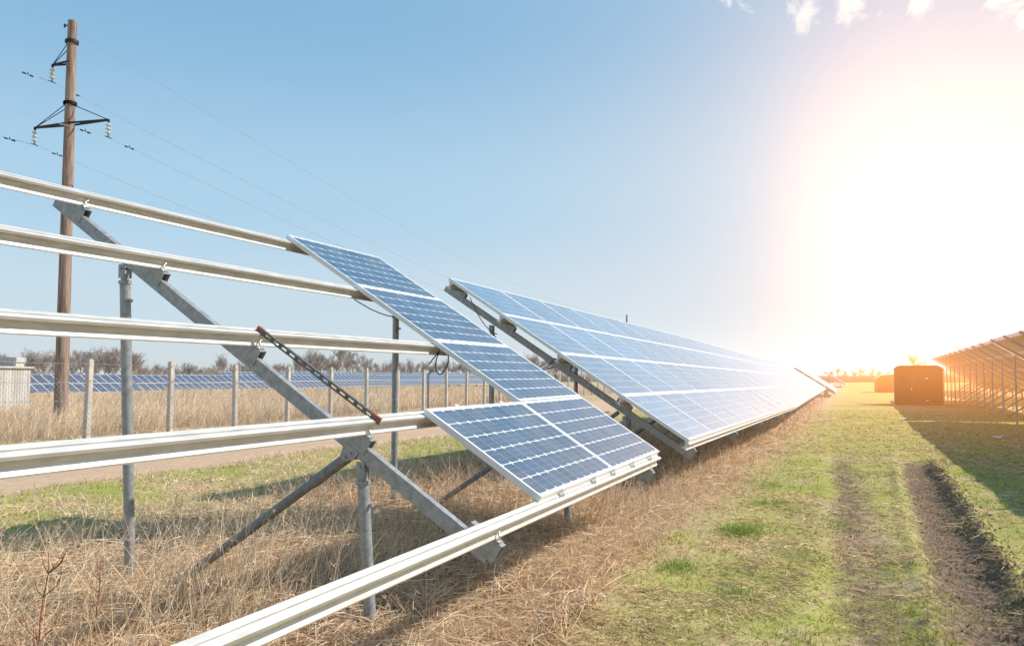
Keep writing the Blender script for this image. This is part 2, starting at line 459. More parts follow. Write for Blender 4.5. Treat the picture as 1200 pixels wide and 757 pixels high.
def saddle_part(root, u, sc_, mat_, up=.13, dn=.095):
    b = MB(); w, th = .030, .004
    fn = lambda a, p: S(u + p[0], a, p[1])
    t0, t1 = -.136, -.246
    b.prism([(-w, t0), (w, t0), (w, t0-th), (-w, t0-th)], fn, sc_-up, sc_+dn)
    b.prism([(-w, t0-th), (-w+th, t0-th), (-w+th, t1), (-w, t1)], fn, sc_-up, sc_+dn)
    b.prism([(w-th, t0-th), (w, t0-th), (w, t1), (w-th, t1)], fn, sc_-up, sc_+dn)
    o = b.build('saddle_bracket', mat_, root)
    h = MB()     # hook bolts clamping the rail flange to the bracket
    for dx in (-.0, ):
        for sgn in (1,):
            s_ = sc_ + .055*sgn
            h.tube([S(u+dx-.012, s_, -.150), S(u+dx-.012, s_, -.112), S(u+dx-.010, s_-.012*sgn, -.100), S(u+dx+.004, s_-.026*sgn, -.098), S(u+dx+.02, s_-.03*sgn, -.090)], .0055, 7)
            h.lathe([(.013, 0), (.013, .009), (.008, .012)], S(u+dx-.012, s_, -.136), 6)
            h.box((-.025, -.02, 0), (.022, .02, .006), Matrix.Translation(S(u+dx, s_, -.132)) @ Matrix.Rotation(T, 4, 'X'))
    h.build('hook_bolt', M['bolt'], o)
    return o

def post_part(root, top, bot, r=.036, collar=True, mat_=None):
    b = MB()
    d = (Vector(top)-Vector(bot)).normalized()
    b.tube([bot, top], r, 16)
    if collar:
        c = Vector(top); b.tube([c-d*.02, c+d*.003], r*1.22, 16)
    o = b.build('post', mat_ or M['galv'], root)
    if collar:
        c = Vector(top)
        h = MB()
        h.tube([c-d*.04, c+d*.05], r*.78, 12)
        h.box((-.034, -.028, .02), (-.028, .028, .115), Matrix.Translation(c))
        h.box((.028, -.028, .02), (.034, .028, .115), Matrix.Translation(c))
        h.tube([c+Vector((-.045, 0, .085)), c+Vector((.045, 0, .085))], .009, 8)
        h.build('pivot_bracket', mat_ or M['galv'], o)
        h = MB(); h.tube([c-d*.14+Vector((0, -r*.9, 0)), c-d*.14+Vector((0, -r*.9-.028, 0))], .012, 8)
        h.build('bolt', mat_ or M['galv'], o)
    return o

def solar_array(label, cols, origin_TL, yaw=0, pitch=0, roll=0, rows=4, cells='poly', detail=2, skip=None, rails=None, beams=None,
                rail_u=None, group=None, post_mat=None, extra_depth=.5, posts=True):
    Rm = Euler((roll, pitch, yaw), 'XYZ')
    loc = Vector(origin_TL) - Rm.to_matrix() @ Vector((0, 0, TOPZ))
    root = empty('solar_array', loc, Rm)
    tag(root, label, 'solar array', group)
    lam = LAM_MONO if cells == 'mono' else LAM_POLY
    for c in cols:
        for r in range(rows):
            if skip and skip(c, r): continue
            if detail >= 2:
                jit = random.uniform(-.0015, .0015)
                o = inst('panel', lam, root, S(c*PU, r*TP, jit), (T+random.uniform(-.003, .003), random.uniform(-.002, .002), 0))
                inst('frame', FRAME if cells == 'mono' else FRAME_P, o)
            else:
                inst('panel', FAR_POLY, root, S(c*PU, r*TP, 0), (T, 0, 0))
    u0, u1 = rail_u or (cols[0]*PU-.02, (cols[-1]+1)*PU+.02)
    ss_ = rails or [.07, TP*1-.0, TP*2, TP*3, TP*4-.01]
    for s_ in ss_:
        rail_mesh(u0, u1, s_, detail < 2).build('rail', M['alu'], root)
    for bu in (beams or []):
        pm = post_mat or M['galv']
        beam_part(root, bu, -.19, TP*4+.075, pm)
        if detail >= 2:
            for s_ in ss_: saddle_part(root, bu, s_, pm)
        if posts:
            # rear post, front post, brace
            rt = S(bu, .80, -.395); ft = S(bu, 3.10, -.385)
            if detail >= 1:
                post_part(root, rt, (bu, rt.y+.0, -extra_depth), mat_=pm, collar=detail >= 2)
                post_part(root, ft, (bu, ft.y, -extra_depth), mat_=pm, collar=detail >= 2)
            b = MB(); b.tube([S(bu+.03, 2.93, -.30), (bu+.03, -.62, -.02)], .027, 12)
            b.build('brace', M['galv_dark'], root)
    return root

SPK = 'rows of solar arrays on steel racks'
# near, half-assembled rack
near = solar_array('unfinished foreground solar array with bare rails on the left and only five panels', [-1, 0], (0, 0, TOPZ),
    cells='mono', skip=lambda c, r: c == -1 and r < 3, rails=[.068, TP*1, TP*2, TP*3, TP*4+.012], rail_u=(-9.4, 1.63), beams=[], group=SPK)
near.location = (0, 0, 0)
def near_leg(bu, rear_base, front_base):
    beam_part(near, bu, -.16, TP*4+.07, M['galv'])
    for s_ in (.068, TP, TP*2, TP*3, TP*4+.012): saddle_part(near, bu, s_, M['galv'])
    rt = S(bu+.0, .77, -.375); post_part(near, rt, rear_base)
    ft = S(bu, 3.13, -.375); post_part(near, ft, front_base)
    # bracket gusset under the beam where brace and front post meet
    b = MB()
    b.prism([(2.91, -.24), (3.03, -.24), (3.02, -.30), (2.97, -.345), (2.93, -.33)], lambda a, p: S(a, p[0], p[1]), bu-.034, bu-.029)
    b.prism([(2.91, -.24), (3.03, -.24), (3.02, -.30), (2.97, -.345), (2.93, -.33)], lambda a, p: S(a, p[0], p[1]), bu+.029, bu+.034)
    b.tube([S(bu-.045, 2.965, -.318), S(bu+.045, 2.965, -.318)], .010, 8)
    b.tube([S(bu-.042, 2.985, -.275), S(bu+.042, 2.985, -.275)], .008, 8)
    b.build('brace_bracket', M['galv'], near)
    b = MB(); b.tube([S(bu, 2.965, -.318), (bu+.02, -.50, -.08)], .029, 14)
    b.tube([S(bu, 2.965, -.318), S(bu, 2.965, -.318)*.86+Vector((bu+.02, -.50, -.08))*.14], .034, 14)
    b.build('brace', M['galv_dark'], near)
near_leg(-2.30, (-2.10, -.385, -.3), (-2.26, -2.49, -.3))
near_leg(1.33, (1.36, -.42, -.3), (1.33, -2.47, -.3))
near_leg(-5.95, (-5.95, -.42, -.3), (-5.95, -2.47, -.3))
# clamps along the bottom rail
for cx in (-1.27, -.55, -.02, .60, 1.25):
    b = MB()
    Mx = Matrix.Translation(S(cx, TP*4-.004, 0)) @ Matrix.Rotation(T, 4, 'X')
    b.box((-.02, -.008, -.002), (.02, .010, .003), Mx)
    b.box((-.02, -.012, -.041), (.02, -.008, .003), Mx)
    b.box((-.02, -.033, -.041), (.02, -.012, -.036), Mx)
    b.tube([Mx @ Vector((0, -.024, -.036)), Mx @ Vector((0, -.024, -.018))], .007, 8)
    b.build('clamp', M['bolt'], near)
for r in range(1, 4):
    for cx in ((.35, 1.3) if r < 3 else (-1.2, -.4, .4, 1.3)):
        b = MB(); Mx = Matrix.Translation(S(cx, TP*r-.005, 0)) @ Matrix.Rotation(T, 4, 'X')
        b.box((-.03, -.014, -.002), (.03, .014, .004), Mx); b.build('clamp', M['alu'], near)

# second array: three tables, poses follow the ground
A2 = Vector((3.5762, .0512, TOPZ-.0268))
yaw2, dip2 = -.0101, .0077
def low_from(TL, yaw, pitch):
    Rm = Euler((0, pitch, yaw)).to_matrix()
    return Vector(TL) + Rm @ (S(0, 4*TP)-Vector((0, 0, TOPZ)))
def TL_from_low(L, yaw, pitch):
    Rm = Euler((0, pitch, yaw)).to_matrix()
    return Vector(L) - Rm @ (S(0, 4*TP)-Vector((0, 0, TOPZ)))
def beams_for(n, first=.42, step=3.64):
    o = []; x = first
    while x < n*PU: o.append(x); x += step
    return o
a2a = solar_array('long finished solar array of pale blue panels directly behind the unfinished one', list(range(10)), A2, yaw2, dip2, detail=2,
                  beams=beams_for(10), group=SPK)
L0 = low_from(A2, yaw2, dip2)
L1 = L0 + Euler((0, dip2, yaw2)).to_matrix() @ Vector((10*PU, 0, 0))
L2 = Vector((45.2, -3.05, .56)); L3 = Vector((65.2, -2.96, .577))
def table(label, La, Lb, n, detail=1, **k):
    d = Lb - La; yw = math.atan2(d.y, d.x); pt = -math.atan2(d.z, d.xy.length)
    return solar_array(label, list(range(n)), TL_from_low(La, yw, pt), yw, pt, detail=detail, beams=beams_for(n), group=SPK, **k)
table('middle stretch of the long pale blue solar array, its panels turning white in the glare', L1+Vector((.02, 0, 0)), L2, 15)
table('far end stretch of the long pale solar array, washed out by glare', L2+Vector((.02, 0, 0)), L3, 12)
table('small solar array beyond the end of the long row, with a white rim', Vector((69.6, -3.57, .22)), Vector((96, -3.3, .2)), 12)
table('farthest solar array on the left side, a small white shape near the horizon', Vector((143, -3.75, .19)), Vector((175, -3.4, .1)), 12)
# right-hand row, seen from behind
def table_top(label, Ta, Tb, n, **k):
    d = Tb - Ta; yw = math.atan2(d.y, d.x); pt = -math.atan2(d.z, d.xy.length)
    return solar_array(label, list(range(n)), Ta, yw, pt, detail=1, beams=beams_for(n, .6, 3.0), group=SPK, **k)
table_top('right hand solar array seen from its shaded underside, the part at the picture edge', Vector((6.2, -9.85, 3.0)), Vector((29.6, -10.08, 3.02)), 14)
table_top('right hand solar array seen from its shaded underside, the part ending beside the brown cabin', Vector((30.4, -10.10, 2.99)), Vector((63.66, -10.8, 2.97)), 20)

# next row to the right, glimpsed between the posts of the right-hand row
table_top('second row solar array glimpsed between the posts of the right hand array, nearer half', Vector((52, -15.9, 2.75)), Vector((85.4, -16.3, 2.7)), 20)
table_top('second row solar array glimpsed between the posts of the right hand array, farther half', Vector((86, -16.3, 2.65)), Vector((119.4, -16.8, 2.55)), 20)
# ------------------------------------------------------------------ slotted strut between rails 3 and 4
st = empty('slotted_strut', S(-2.28, TP*2-.05, -PT+.004), (0, 0, 0))
tag(st, 'dark slotted steel strip with rusty orange ends laid across two bare rails', 'metal strip')
org = st.location.copy()
p0 = S(-2.305, TP*2+.015, -PT-.012); p1 = S(-2.255, TP*3+.005, -PT-.012)
ax = (p1-p0).normalized(); sd = Vector((1, 0, 0)); sd = (sd-ax*sd.dot(ax)).normalized(); nn = ax.cross(sd)
Ms = Matrix.Translation(p0-org) @ Matrix.Translation(nn*.022) @ Matrix(((-nn.x, ax.x, -sd.x, 0), (-nn.y, ax.y, -sd.y, 0), (-nn.z, ax.z, -sd.z, 0), (0, 0, 0, 1)))
Ls = (p1-p0).length; w = .018
b = MB()
b.box((-w, 0, 0), (-w+.003, Ls, .021), Ms); b.box((w-.003, 0, 0), (w, Ls, .021), Ms)
b.box((-w+.003, 0, .018), (-.007, Ls, .021), Ms); b.box((.007, 0, .018), (w-.003, Ls, .021), Ms)
y = .05
b.box((-.007, 0, .018), (.007, y, .021), Ms)
while y < Ls-.05:
    b.box((-.007, y+.044, .018), (.007, min(y+.072, Ls), .021), Ms); y += .072
b.build('strip', M['strut'], st)
for e0, e1 in ((-.03, .02), (Ls-.025, Ls+.05)):
    b = MB(); b.box((-w-.002, e0, .0215), (w+.002, e1, .0235), Ms); b.box((-w-.0025, e0, 0.002), (-w-.0005, e1, .0215), Ms); b.box((w+.0005, e0, .002), (w+.0025, e1, .0215), Ms)
    b.build('end_plate', M['rust'], st)

# ------------------------------------------------------------------ cables
def arc(p, q, sag, n=14, wob=0):
    p, q = Vector(p), Vector(q); out = []
    for i in range(n+1):
        t = i/n; v = p.lerp(q, t); v.z -= sag*4*t*(1-t)
        v += Vector((random.uniform(-wob, wob), random.uniform(-wob, wob), random.uniform(-wob, wob)))
        out.append(v)
    return out
def cable(name, label, paths, r, mat_='cable', cat='cable'):
    b = MB()
    for pth in paths: b.tube(pth, r, 8)
    o = b.build(name, M[mat_]); tag(o, label, cat); return o
def hang(x, y, D): return CAM + pxdir(x, y)*D
cable('hanging_cable', 'looped black cable dangling below the third bare rail beside the panels',
      [[hang(*q, 7.0) for q in ((515, 412), (511.5, 420), (510.3, 428), (511.5, 435), (514.5, 438.8), (519, 437.5), (523, 431), (525.3, 424), (525.5, 416))],
       [hang(*q, 7.0) for q in ((515, 409), (512, 415), (507, 421), (503, 427))]], .0055)
cable('panel_lead', 'thin black lead drooping from the second bare rail behind the panel edge',
      [arc(S(-.02, TP+.05, -.13), S(.55, TP+.42, -.07), .06, 12, .003)], .005)
b2 = lambda u, s, o=0: Euler((0, dip2, yaw2)).to_matrix() @ (S(u, s, o)-Vector((0, 0, TOPZ))) + A2
cable('conduit', 'thick grey conduit sagging from the underside of the pale blue array',
      [[b2(.05, 1.93, -.12), b2(-.05, 1.93, -.20), b2(-.2, 1.9, -.30), b2(-.42, 1.84, -.36), b2(-.75, 1.72, -.36), b2(-1.1, 1.6, -.33)]], .022, 'conduit', 'conduit')
cable('junction_leads', 'thin black leads with a connector hanging under the upper corner of the pale blue array',
      [arc(b2(.0, 1.0, -.30), b2(.10, 1.95, -.22), .22, 16, .004), arc(b2(.05, .4, -.08), b2(.0, 1.05, -.28), .10, 12, .003),
       arc(b2(.0, 1.15, -.42), b2(.1, 2.9, -.3), .30, 16, .003)], .006)
bb = MB()
bb.tube([b2(.0, 2.05, -.28), b2(.15, 2.5, -.75), b2(.3, 3.0, -1.15)], .007, 6)
tag(bb.build('trailing_cable', M['cable']), 'black cable running down to the grass under the lower half of the pale blue array', 'cable')

# ------------------------------------------------------------------ utility pole, arms, insulators, lines
DP = 27.0
PB = Vector(at_depth(73, DP, -.2)); 
d_top = pxdir(85, 25); PT_ = CAM + d_top*DP
pole = empty('utility_pole', PB); tag(pole, 'tall brown utility pole with dark steel arms rising behind the wire fence', 'utility pole')
loc = lambda p: Vector(p)-PB
b = MB()
npts = 14
b.tube([loc(PB.lerp(PT_, i/npts)) for i in range(npts+1)], [.225-.085*i/npts for i in range(npts+1)], 20)
b.build('pole_shaft', M['pole'], pole)
line_dir = Vector((math.cos(R(6.7)), math.sin(R(6.7)), 0)); cross = Vector((-line_dir.y, line_dir.x, 0))
def axis_at(z): t = (z-PB.z)/(PT_.z-PB.z); return PB.lerp(PT_, t)
zof = lambda y: 1.6 + DP*(441.5-y)/945
att = []
def insulator(p, parent):
    b = MB(); b.tube([loc(p), loc(p)+Vector((0, 0, -.06))], .012, 6); 
    z = -.06
    for k in range(3):
        b.lathe([(.025, z), (.09, z-.05), (.095, z-.07), (.04, z-.08), (.03, z-.13)], loc(p), 14); z -= .13
    b.build('insulator', M['glass_ins'], parent)
    h = MB(); h.tube([loc(p)+Vector((0, 0, z)), loc(p)+Vector((0, 0, z-.07))], .02, 6)
    h.tube([loc(p)+Vector((0, 0, z-.07))-line_dir*.14, loc(p)+Vector((0, 0, z-.07))+line_dir*.14], .016, 6)
    h.build('clamp', M['dark_iron'], parent)
    return p + Vector((0, 0, z-.07))
def arm(zarm, length, sgn, ztie):
    c = axis_at(zarm); tip = c + cross*length*sgn
    a = MB()
    for e in (-.13, .13):
        a.tube([loc(c + line_dir*e), loc(tip + line_dir*e*.12)], .034, 6)
    ntie = 4
    for k in range(1, ntie):
        t0, t1 = k/ntie, (k+.5)/ntie
        a.tube([loc(c.lerp(tip, t0)+line_dir*(-.13*(1-t0))), loc(c.lerp(tip, t1)+line_dir*(.13*(1-t1)))], .016, 5)
    for e in (-.1, .1):
        a.tube([loc(axis_at(ztie)+line_dir*e), loc(tip)], .014, 5)
    a.tube([loc(axis_at(ztie)-Vector((0,0,.05))), loc(axis_at(ztie)+Vector((0,0,.05)))], .21, 14)
    a.tube([loc(tip), loc(tip)-Vector((0, 0, .08))], .04, 6)
    o = a.build('cross_arm', M['dark_iron'], pole)
    return insulator(tip-Vector((0, 0, .06)), o)
att.append(arm(zof(76), .78, 1, zof(52)))
att.append(arm(zof(148), 1.45, 1, zof(124)))
att.append(arm(zof(148), 1.60, -1, zof(124)))
tp = axis_at(PT_.z-.12) + cross*.16
b = MB(); b.tube([loc(tp)-cross*.02, loc(tp)+cross*.16], .022, 6); b.tube([loc(tp)+cross*.16+Vector((0, 0, -.06)), loc(tp)+cross*.16+Vector((0, 0, .06))], .03, 8)
b.build('pin', M['dark_iron'], pole); att.append(tp+cross*.16)
# second pole, far away behind the array
D2 = 154.0
PB2 = Vector(at_depth(734, D2, -.6)); PT2 = CAM + pxdir(734.5, 369)*D2
pole2 = empty('utility_pole', PB2); tag(pole2, 'tip of a distant utility pole just showing above the long solar array', 'utility pole')
b = MB(); b.tube([(0, 0, 0), PT2-PB2], [.24, .16], 12); b.build('pole_shaft', M['pole'], pole2)
b = MB(); b.tube([Vector((0, 0, (PT2-PB2).z-3.4))-cross*1.5, Vector((0, 0, (PT2-PB2).z-3.4))+cross*1.5], .05, 6); b.build('cross_arm', M['dark_iron'], pole2)
shift = PT2 - PT_
def span(label, a, c, sag, r=.0075):
    b = MB(); b.tube(arc(a, c, sag, 40), r, 5)
    o = b.build('power_line', M['wire']); tag(o, label, 'power line', 'power lines strung from the pole')
names = ['upper arm', 'far lower arm', 'near lower arm', 'pole top']
for nm, a in zip(names, att):
    span(f'thin power line sagging rightwards from the {nm} of the utility pole', a, a+shift, 2.6)
    span(f'thin power line running left out of view from the {nm} of the pole', a, a - Vector((line_dir.x*70, line_dir.y*70, -1.5)), 1.6)
for a in att[:3]:          # vibration dampers on the line
    for s_ in (-1, 1):
        c = a + line_dir*.95*s_ + Vector((0, 0, -.06))
        b = MB(); b.tube([c-line_dir*.2-Vector((0, 0, .03)), c-line_dir*.09-Vector((0, 0, .03))], .026, 6); b.tube([c+line_dir*.09-Vector((0, 0, .03)), c+line_dir*.2-Vector((0, 0, .03))], .026, 6); b.tube([c-line_dir*.2-Vector((0, 0, .03)), c+line_dir*.2-Vector((0, 0, .03))], .01, 5)
        b.tube([c-Vector((0, 0, .03)), c+Vector((0, 0, .05))], .014, 5)
        o = b.build('line_damper', M['dark_iron']); tag(o, 'small dark dumbbell weight clipped on a power line next to the utility pole', 'line damper', 'dampers on the power lines')

# ------------------------------------------------------------------ wire fence
fence = empty('wire_fence', (8.6, 13.2, 0)); tag(fence, 'wire mesh fence on pale concrete posts between dirt road and tall dry grass', 'fence')
FO = Vector((8.6, 13.2, 0))
def fline(i): x = 8.55 + 3.02*i; return Vector((x, 13.1 + .095*(x-8.6)*(1-.0012*(x-8.6)), 0))
posts = []
pm = None
b = MB()
bw = .07
poly = [(-bw, -bw+.012), (-bw+.012, -bw), (bw-.012, -bw), (bw, -bw+.012), (bw, bw-.012), (bw-.012, bw), (-bw+.012, bw), (-bw, bw-.012)]
b.prism(poly, lambda a, p: (p[0], p[1], a), -.5, 2.02)
b.prism([(p[0]*.8, p[1]*.8) for p in poly], lambda a, p: (p[0], p[1], a), 2.02, 2.05)
pm = b.mesh('fence_post', M['concrete'])
NF = 34
for i in range(-6, NF):
    p = fline(i); z = float(gz(p.x, p.y))
    o = inst('fence_post', pm, fence, p+Vector((0, 0, z))-FO, (random.uniform(-.012, .012), random.uniform(-.02, .02), random.uniform(-.1, .1)))
    posts.append(p+Vector((0, 0, z)))
b = MB()
for h in (.12, .55, 1.0, 1.45, 1.92):
    for i in range(len(posts)-1):
        b.tube([posts[i]+Vector((0, -.075, h))-FO, (posts[i]+posts[i+1])/2+Vector((0, -.075, h-.015))-FO, posts[i+1]+Vector((0, -.075, h))-FO], .005, 4, caps=False)
b.build('line_wire', M['fence_wire'], fence)
b = MB()     # diamond mesh as crossed thin wires on the nearer bays
for i in range(0, 12):
    a, c = posts[i], posts[i+1]; H = 1.45; n = 22
    for k in range(-10, n):
        for sg in (1, -1):
            t0 = k/n; t1 = (k+10.6)/n
            q0, q1 = 0., H
            if t0 < 0: q0 = H*(-t0)/(t1-t0); t0 = 0
            if t1 > 1: q1 = q0 + (H-q0)*(1-t0)/(t1-t0); t1 = 1
            if sg < 0: t0, t1 = 1-t0, 1-t1
            P0 = a.lerp(c, t0)+Vector((0, -.08, .1+q0))-FO; P1 = a.lerp(c, t1)+Vector((0, -.08, .1+q1))-FO
            b.tube([P0, P1], .003, 3, caps=False)
b.build('mesh_wire', M['fence_wire'], fence)
# thin dark conduit post with a hook by the fence
p = Vector(at_depth(502, 35, 0)); z = float(gz(p.x, p.y)); p.z = z
b = MB(); b.tube([(0, 0, -.3), (0, 0, 1.78), (.03, -.05, 1.9), (.1, -.2, 2.02)], .045, 8)
o = b.build('riser_pipe', M['galv_dark'], None, p); tag(o, 'thin grey pipe with a bent top standing beside the fence under the hanging cable', 'pipe')

# ------------------------------------------------------------------ far solar field
FT = R(30)
FPM = far_panel_mesh(M['far_cells'], .995, 1.65)
def far_table(label, x, y, zb, n):
    root = empty('solar_array', (x, y, zb)); tag(root, label, 'solar array', 'far field of solar arrays beyond the fence')
    for c in range(n):
        for r in range(2):
            s_ = (2-r)*1.67
            inst('panel', FPM, root, (c*1.005, s_*math.cos(FT), .55+s_*math.sin(FT)), (FT, 0, 0))
    for c in range(0, n, 4):
        b = MB(); b.box((c+.4, .65, -1.), (c+.48, .75, .85)); b.build('post', M['galv'], root)
        b = MB(); b.box((c+.4, 2.5, -1.), (c+.48, 2.6, 1.95)); b.build('post', M['galv'], root)
    b = MB(); b.box((0, .7, .90), (n*1.005, .78, .96)); b.build('rail', M['alu'], root)
    b = MB(); b.box((0, 2.5, 1.92), (n*1.005, 2.58, 1.98)); b.build('rail', M['alu'], root)
ordn = ['first', 'second', 'third', 'fourth', 'fifth', 'sixth', 'seventh', 'eighth', 'ninth', 'tenth', 'eleventh', 'twelfth']
x = 38.0
for i in range(8):
    n = 15
    far_table(f'distant blue solar array in the front row beyond the fence, {ordn[i]} from the left', x, 59.5, [-.5, -.55, -.5, -.45, -.5, -.5, -.5, -.5][i], n); x += n*1.005+.3
x = 78.0
for i in range(5):
    far_table(f'distant solar array in the back row beyond the fence, {ordn[i]} from the left', x, 70.5, -.1, 15); x += 15*1.005+.4

# ------------------------------------------------------------------ white hut (far left) and brown cabin (right)
hx = at_depth(-28, 34, -.2)
hut = empty('white_hut', hx, (0, 0, R(25)))
tag(hut, 'low white board hut at the left edge behind the fence', 'hut')
b = MB()
b.box((-1.9, -1.2, 0), (1.9, 1.2, 2.12)); 
for k in range(19): b.box((-1.9+k*.2+.19, -1.215, .02), (-1.9+k*.2+.205, -1.2005, 2.08))
b.build('wall', M['white_paint'], hut)
b = MB(); b.box((-2.0, -1.3, 2.12), (2.0, 1.3, 2.2)); b.build('roof', M['white_paint'], hut)
b = MB(); b.box((1.1, -1.0, 2.2), (1.75, -.2, 2.38)); b.box((1.05, -1.05, 2.38), (1.8, -.15, 2.6)); b.build('roof_box', M['white_paint'], hut)

cb0 = Vector((49.2, -8.75, 0)); cb0.z = float(gz(49.2, -8.75))
cabin = empty('brown_cabin', cb0, (0, 0, R(-3)))
tag(cabin, 'brown steel cabin with rounded roof corners at the end of the right hand solar array', 'cabin')
CWd, CH, CL = 2.7, 2.48, 4.6
prof = []
rr = .42
hw = CWd/2
prof = [(-hw, -.1), (hw, -.1)]
for k in range(7): a = k/6*math.pi/2; prof.append((hw-rr+rr*math.cos(a), CH-rr*.75+rr*.75*math.sin(a)))
for k in range(7): a = math.pi/2+k/6*math.pi/2; prof.append((-hw+rr+rr*math.cos(a), CH-rr*.75+rr*.75*math.sin(a)))
b = MB(); b.prism(prof, lambda a, p: (a, p[0], p[1]), 0, CL); body = b.build('wall', M['brown_paint'], cabin)
b = MB()
for k in range(9):
    yy = -hw+.18+k*(CWd-.36)/8
    b.box((-.022, yy-.02, .05), (-.002, yy+.02, CH-.35))
b.build('rib', M['brown_paint'], body)
b = MB()
rp = [(p[0]*1.02, p[1]+.012) for p in prof[2:]]
inner = [(p[0], p[1]) for p in prof[2:]]
poly = rp + inner[::-1]
for i in range(len(rp)-1):
    b.prism([rp[i], rp[i+1], inner[i+1], inner[i]], lambda a, p: (a, p[0], p[1]), -.03, CL+.03)
b.build('roof', M['felt_roof'], cabin)
b = MB(); b.box((-.045, -.48, .02), (-.024, .48, 2.0)); dr = b.build('door', M['brown_paint'], cabin)
b = MB(); b.box((-.075, .36, .95), (-.046, .40, 1.12)); b.build('handle', M['bolt'], dr)
for hz_ in (.3, 1.65):
    b = MB(); b.box((-.06, -.53, hz_), (-.046, -.40, hz_+.09)); b.build('hinge', M['bolt'], dr)
b = MB()
for k in range(6): b.box((-.05, .68, 1.45+k*.07), (-.024, 1.08, 1.485+k*.07))
b.build('vent', M['felt_roof'], cabin)
b = MB(); b.box((-.06, -hw-.05, -.2), (CL+.06, hw+.05, .03)); b.build('base', M['concrete'], cabin)
b = MB(); b.box((-.02, hw+.002, 0.031), (.09, hw+.03, 1.55)); b.build('corner_post', M['white_paint'], cabin)
# second low shed behind it
c2 = Vector(at_depth(1040, 98, 0)); c2.z = float(gz(c2.x, c2.y))
s2 = empty('low_shed', c2, (0, 0, R(3))); tag(s2, 'low dark shed with a pale sloping roof edge behind the brown cabin', 'shed')
b = MB(); b.prism([(-1.6, -.1), (1.2, -.1), (1.2, 1.6), (.7, 2.0), (-1.6, 2.25)], lambda a, p: (a, p[0], p[1]), 0, 4); b.build('wall', M['brown_paint'], s2)
b = MB()
for (q0, q1) in (((1.26, 1.6), (.74, 2.02)), ((.74, 2.02), (-1.7, 2.28))):
    b.prism([q0, q1, (q1[0], q1[1]+.07), (q0[0], q0[1]+.07)], lambda a, p: (a, p[0], p[1]), -.15, 4.15)
b.build('roof', M['white_paint'], s2)

# ------------------------------------------------------------------ bare trees
def bare_tree(seed, H=9.0):
    rg = random.Random(seed); b = MB()
    def grow(p, d, L, r, lev):
        n = 3 if lev < 2 else 2
        pts = [p]; q = p.copy(); dd = d.copy()
        for i in range(n):
            dd = (dd + Vector((rg.uniform(-.18, .18), rg.uniform(-.18, .18), rg.uniform(-.02, .12)))).normalized()
            q = q + dd*(L/n); pts.append(q.copy())
        b.tube(pts, [r*(1-.55*i/n) for i in range(n+1)], 5 if lev == 0 else 3, caps=False)
        if lev >= 4: return
        nb = {0: 7, 1: 5, 2: 5, 3: 5}[lev]
        for k in range(nb):
            t = rg.uniform(.35, 1) if lev == 0 else rg.uniform(.2, 1)
            i = min(int(t*n), n-1); c = pts[i].lerp(pts[i+1], t*n-i)
            az = rg.uniform(0, 2*math.pi); el = rg.uniform(.25, 1.1)
            side = Vector((math.cos(az)*math.cos(el), math.sin(az)*math.cos(el), math.sin(el)))
            nd = (dd*.55 + side*.8).normalized()
            grow(c, nd, L*rg.uniform(.48, .68), max(r*.48, .022), lev+1)
    grow(Vector((0, 0, -.2)), Vector((rg.uniform(-.05, .05), rg.uniform(-.05, .05), 1)), H*.52, .2, 0)
    return b.mesh('tree', M['bark'])
TREES = [bare_tree(s) for s in range(5)]
tl = ['leafless brown tree in the tree line on the left horizon']
cnt = 0
def place_tree(px_, D, hpx, label, group):
    """tree whose top reaches hpx above the horizon"""
    p = at_depth(px_, D, 0); z = float(gz(p[0], p[1])) - .2
    H = 1.6 + D*hpx/945 - z
    t_ = inst('tree', random.choice(TREES), None, (p[0], p[1], z), (0, 0, random.uniform(0, 6.28)))
    s = H/9.0; t_.scale = (s*random.uniform(.95, 1.3), s*random.uniform(.95, 1.3), s)
    tag(t_, label, 'tree', group)
TG = 'leafless trees along the left horizon'
px_ = -70
while px_ < 735:
    env = 27 + 6*math.sin(px_*.021) + 4*math.sin(px_*.05+1)
    env *= 1-.35*max(0, (px_-300)/430)
    place_tree(px_, random.uniform(175, 260)+max(0, px_)*.2, env*random.choice((random.uniform(.45, .8), random.uniform(.8, 1.25))), tl[0], TG)
    px_ += random.uniform(3, 8)
px_ = 975
while px_ < 1290:
    place_tree(px_, random.uniform(330, 420), random.uniform(6, 12), 'low leafless tree in the hazy tree line on the right horizon', 'hazy trees along the right horizon')
    px_ += random.uniform(6, 12)
place_tree(1074, 165, 30, 'single rounded leafless tree standing above the brown cabin roof in the haze', None)

# ------------------------------------------------------------------ vegetation ribbons
def colors(N, pal, var=.16):
    pal = np.array(pal); i = RNG.integers(0, len(pal), N); w = RNG.random(N)[:, None]
    j = RNG.integers(0, len(pal), N)
    c = pal[i]*w + pal[j]*(1-w)
    return c*(1+RNG.normal(0, var, N))[:, None].clip(.4, 1.8)
STRAW = [(.98, .76, .51), (.86, .61, .38), (1.0, .85, .64), (.70, .47, .29), (.94, .70, .46)]
STRAWD = [(.56, .34, .21), (.40, .23, .14), (.66, .43, .28)]
MSTRAW = [(.88, .69, .37), (.66, .48, .25), (.96, .79, .47), (.48, .33, .18)]
GREEN = [(.40, .47, .06), (.56, .54, .10), (.28, .36, .05), (.68, .60, .17), (.46, .50, .07)]
def scatter(N, az0, az1, r0, r1, keep, power=0.0):
    az = RNG.uniform(R(az0), R(az1), N)
    if power == 0: r = r0*(r1/r0)**RNG.random(N)
    else: r = (r0**power + RNG.random(N)*(r1**power-r0**power))**(1/power)
    x = CAM.x + r*np.cos(az); y = CAM.y + r*np.sin(az)
    k = keep(x, y); return x[k], y[k], r[k]
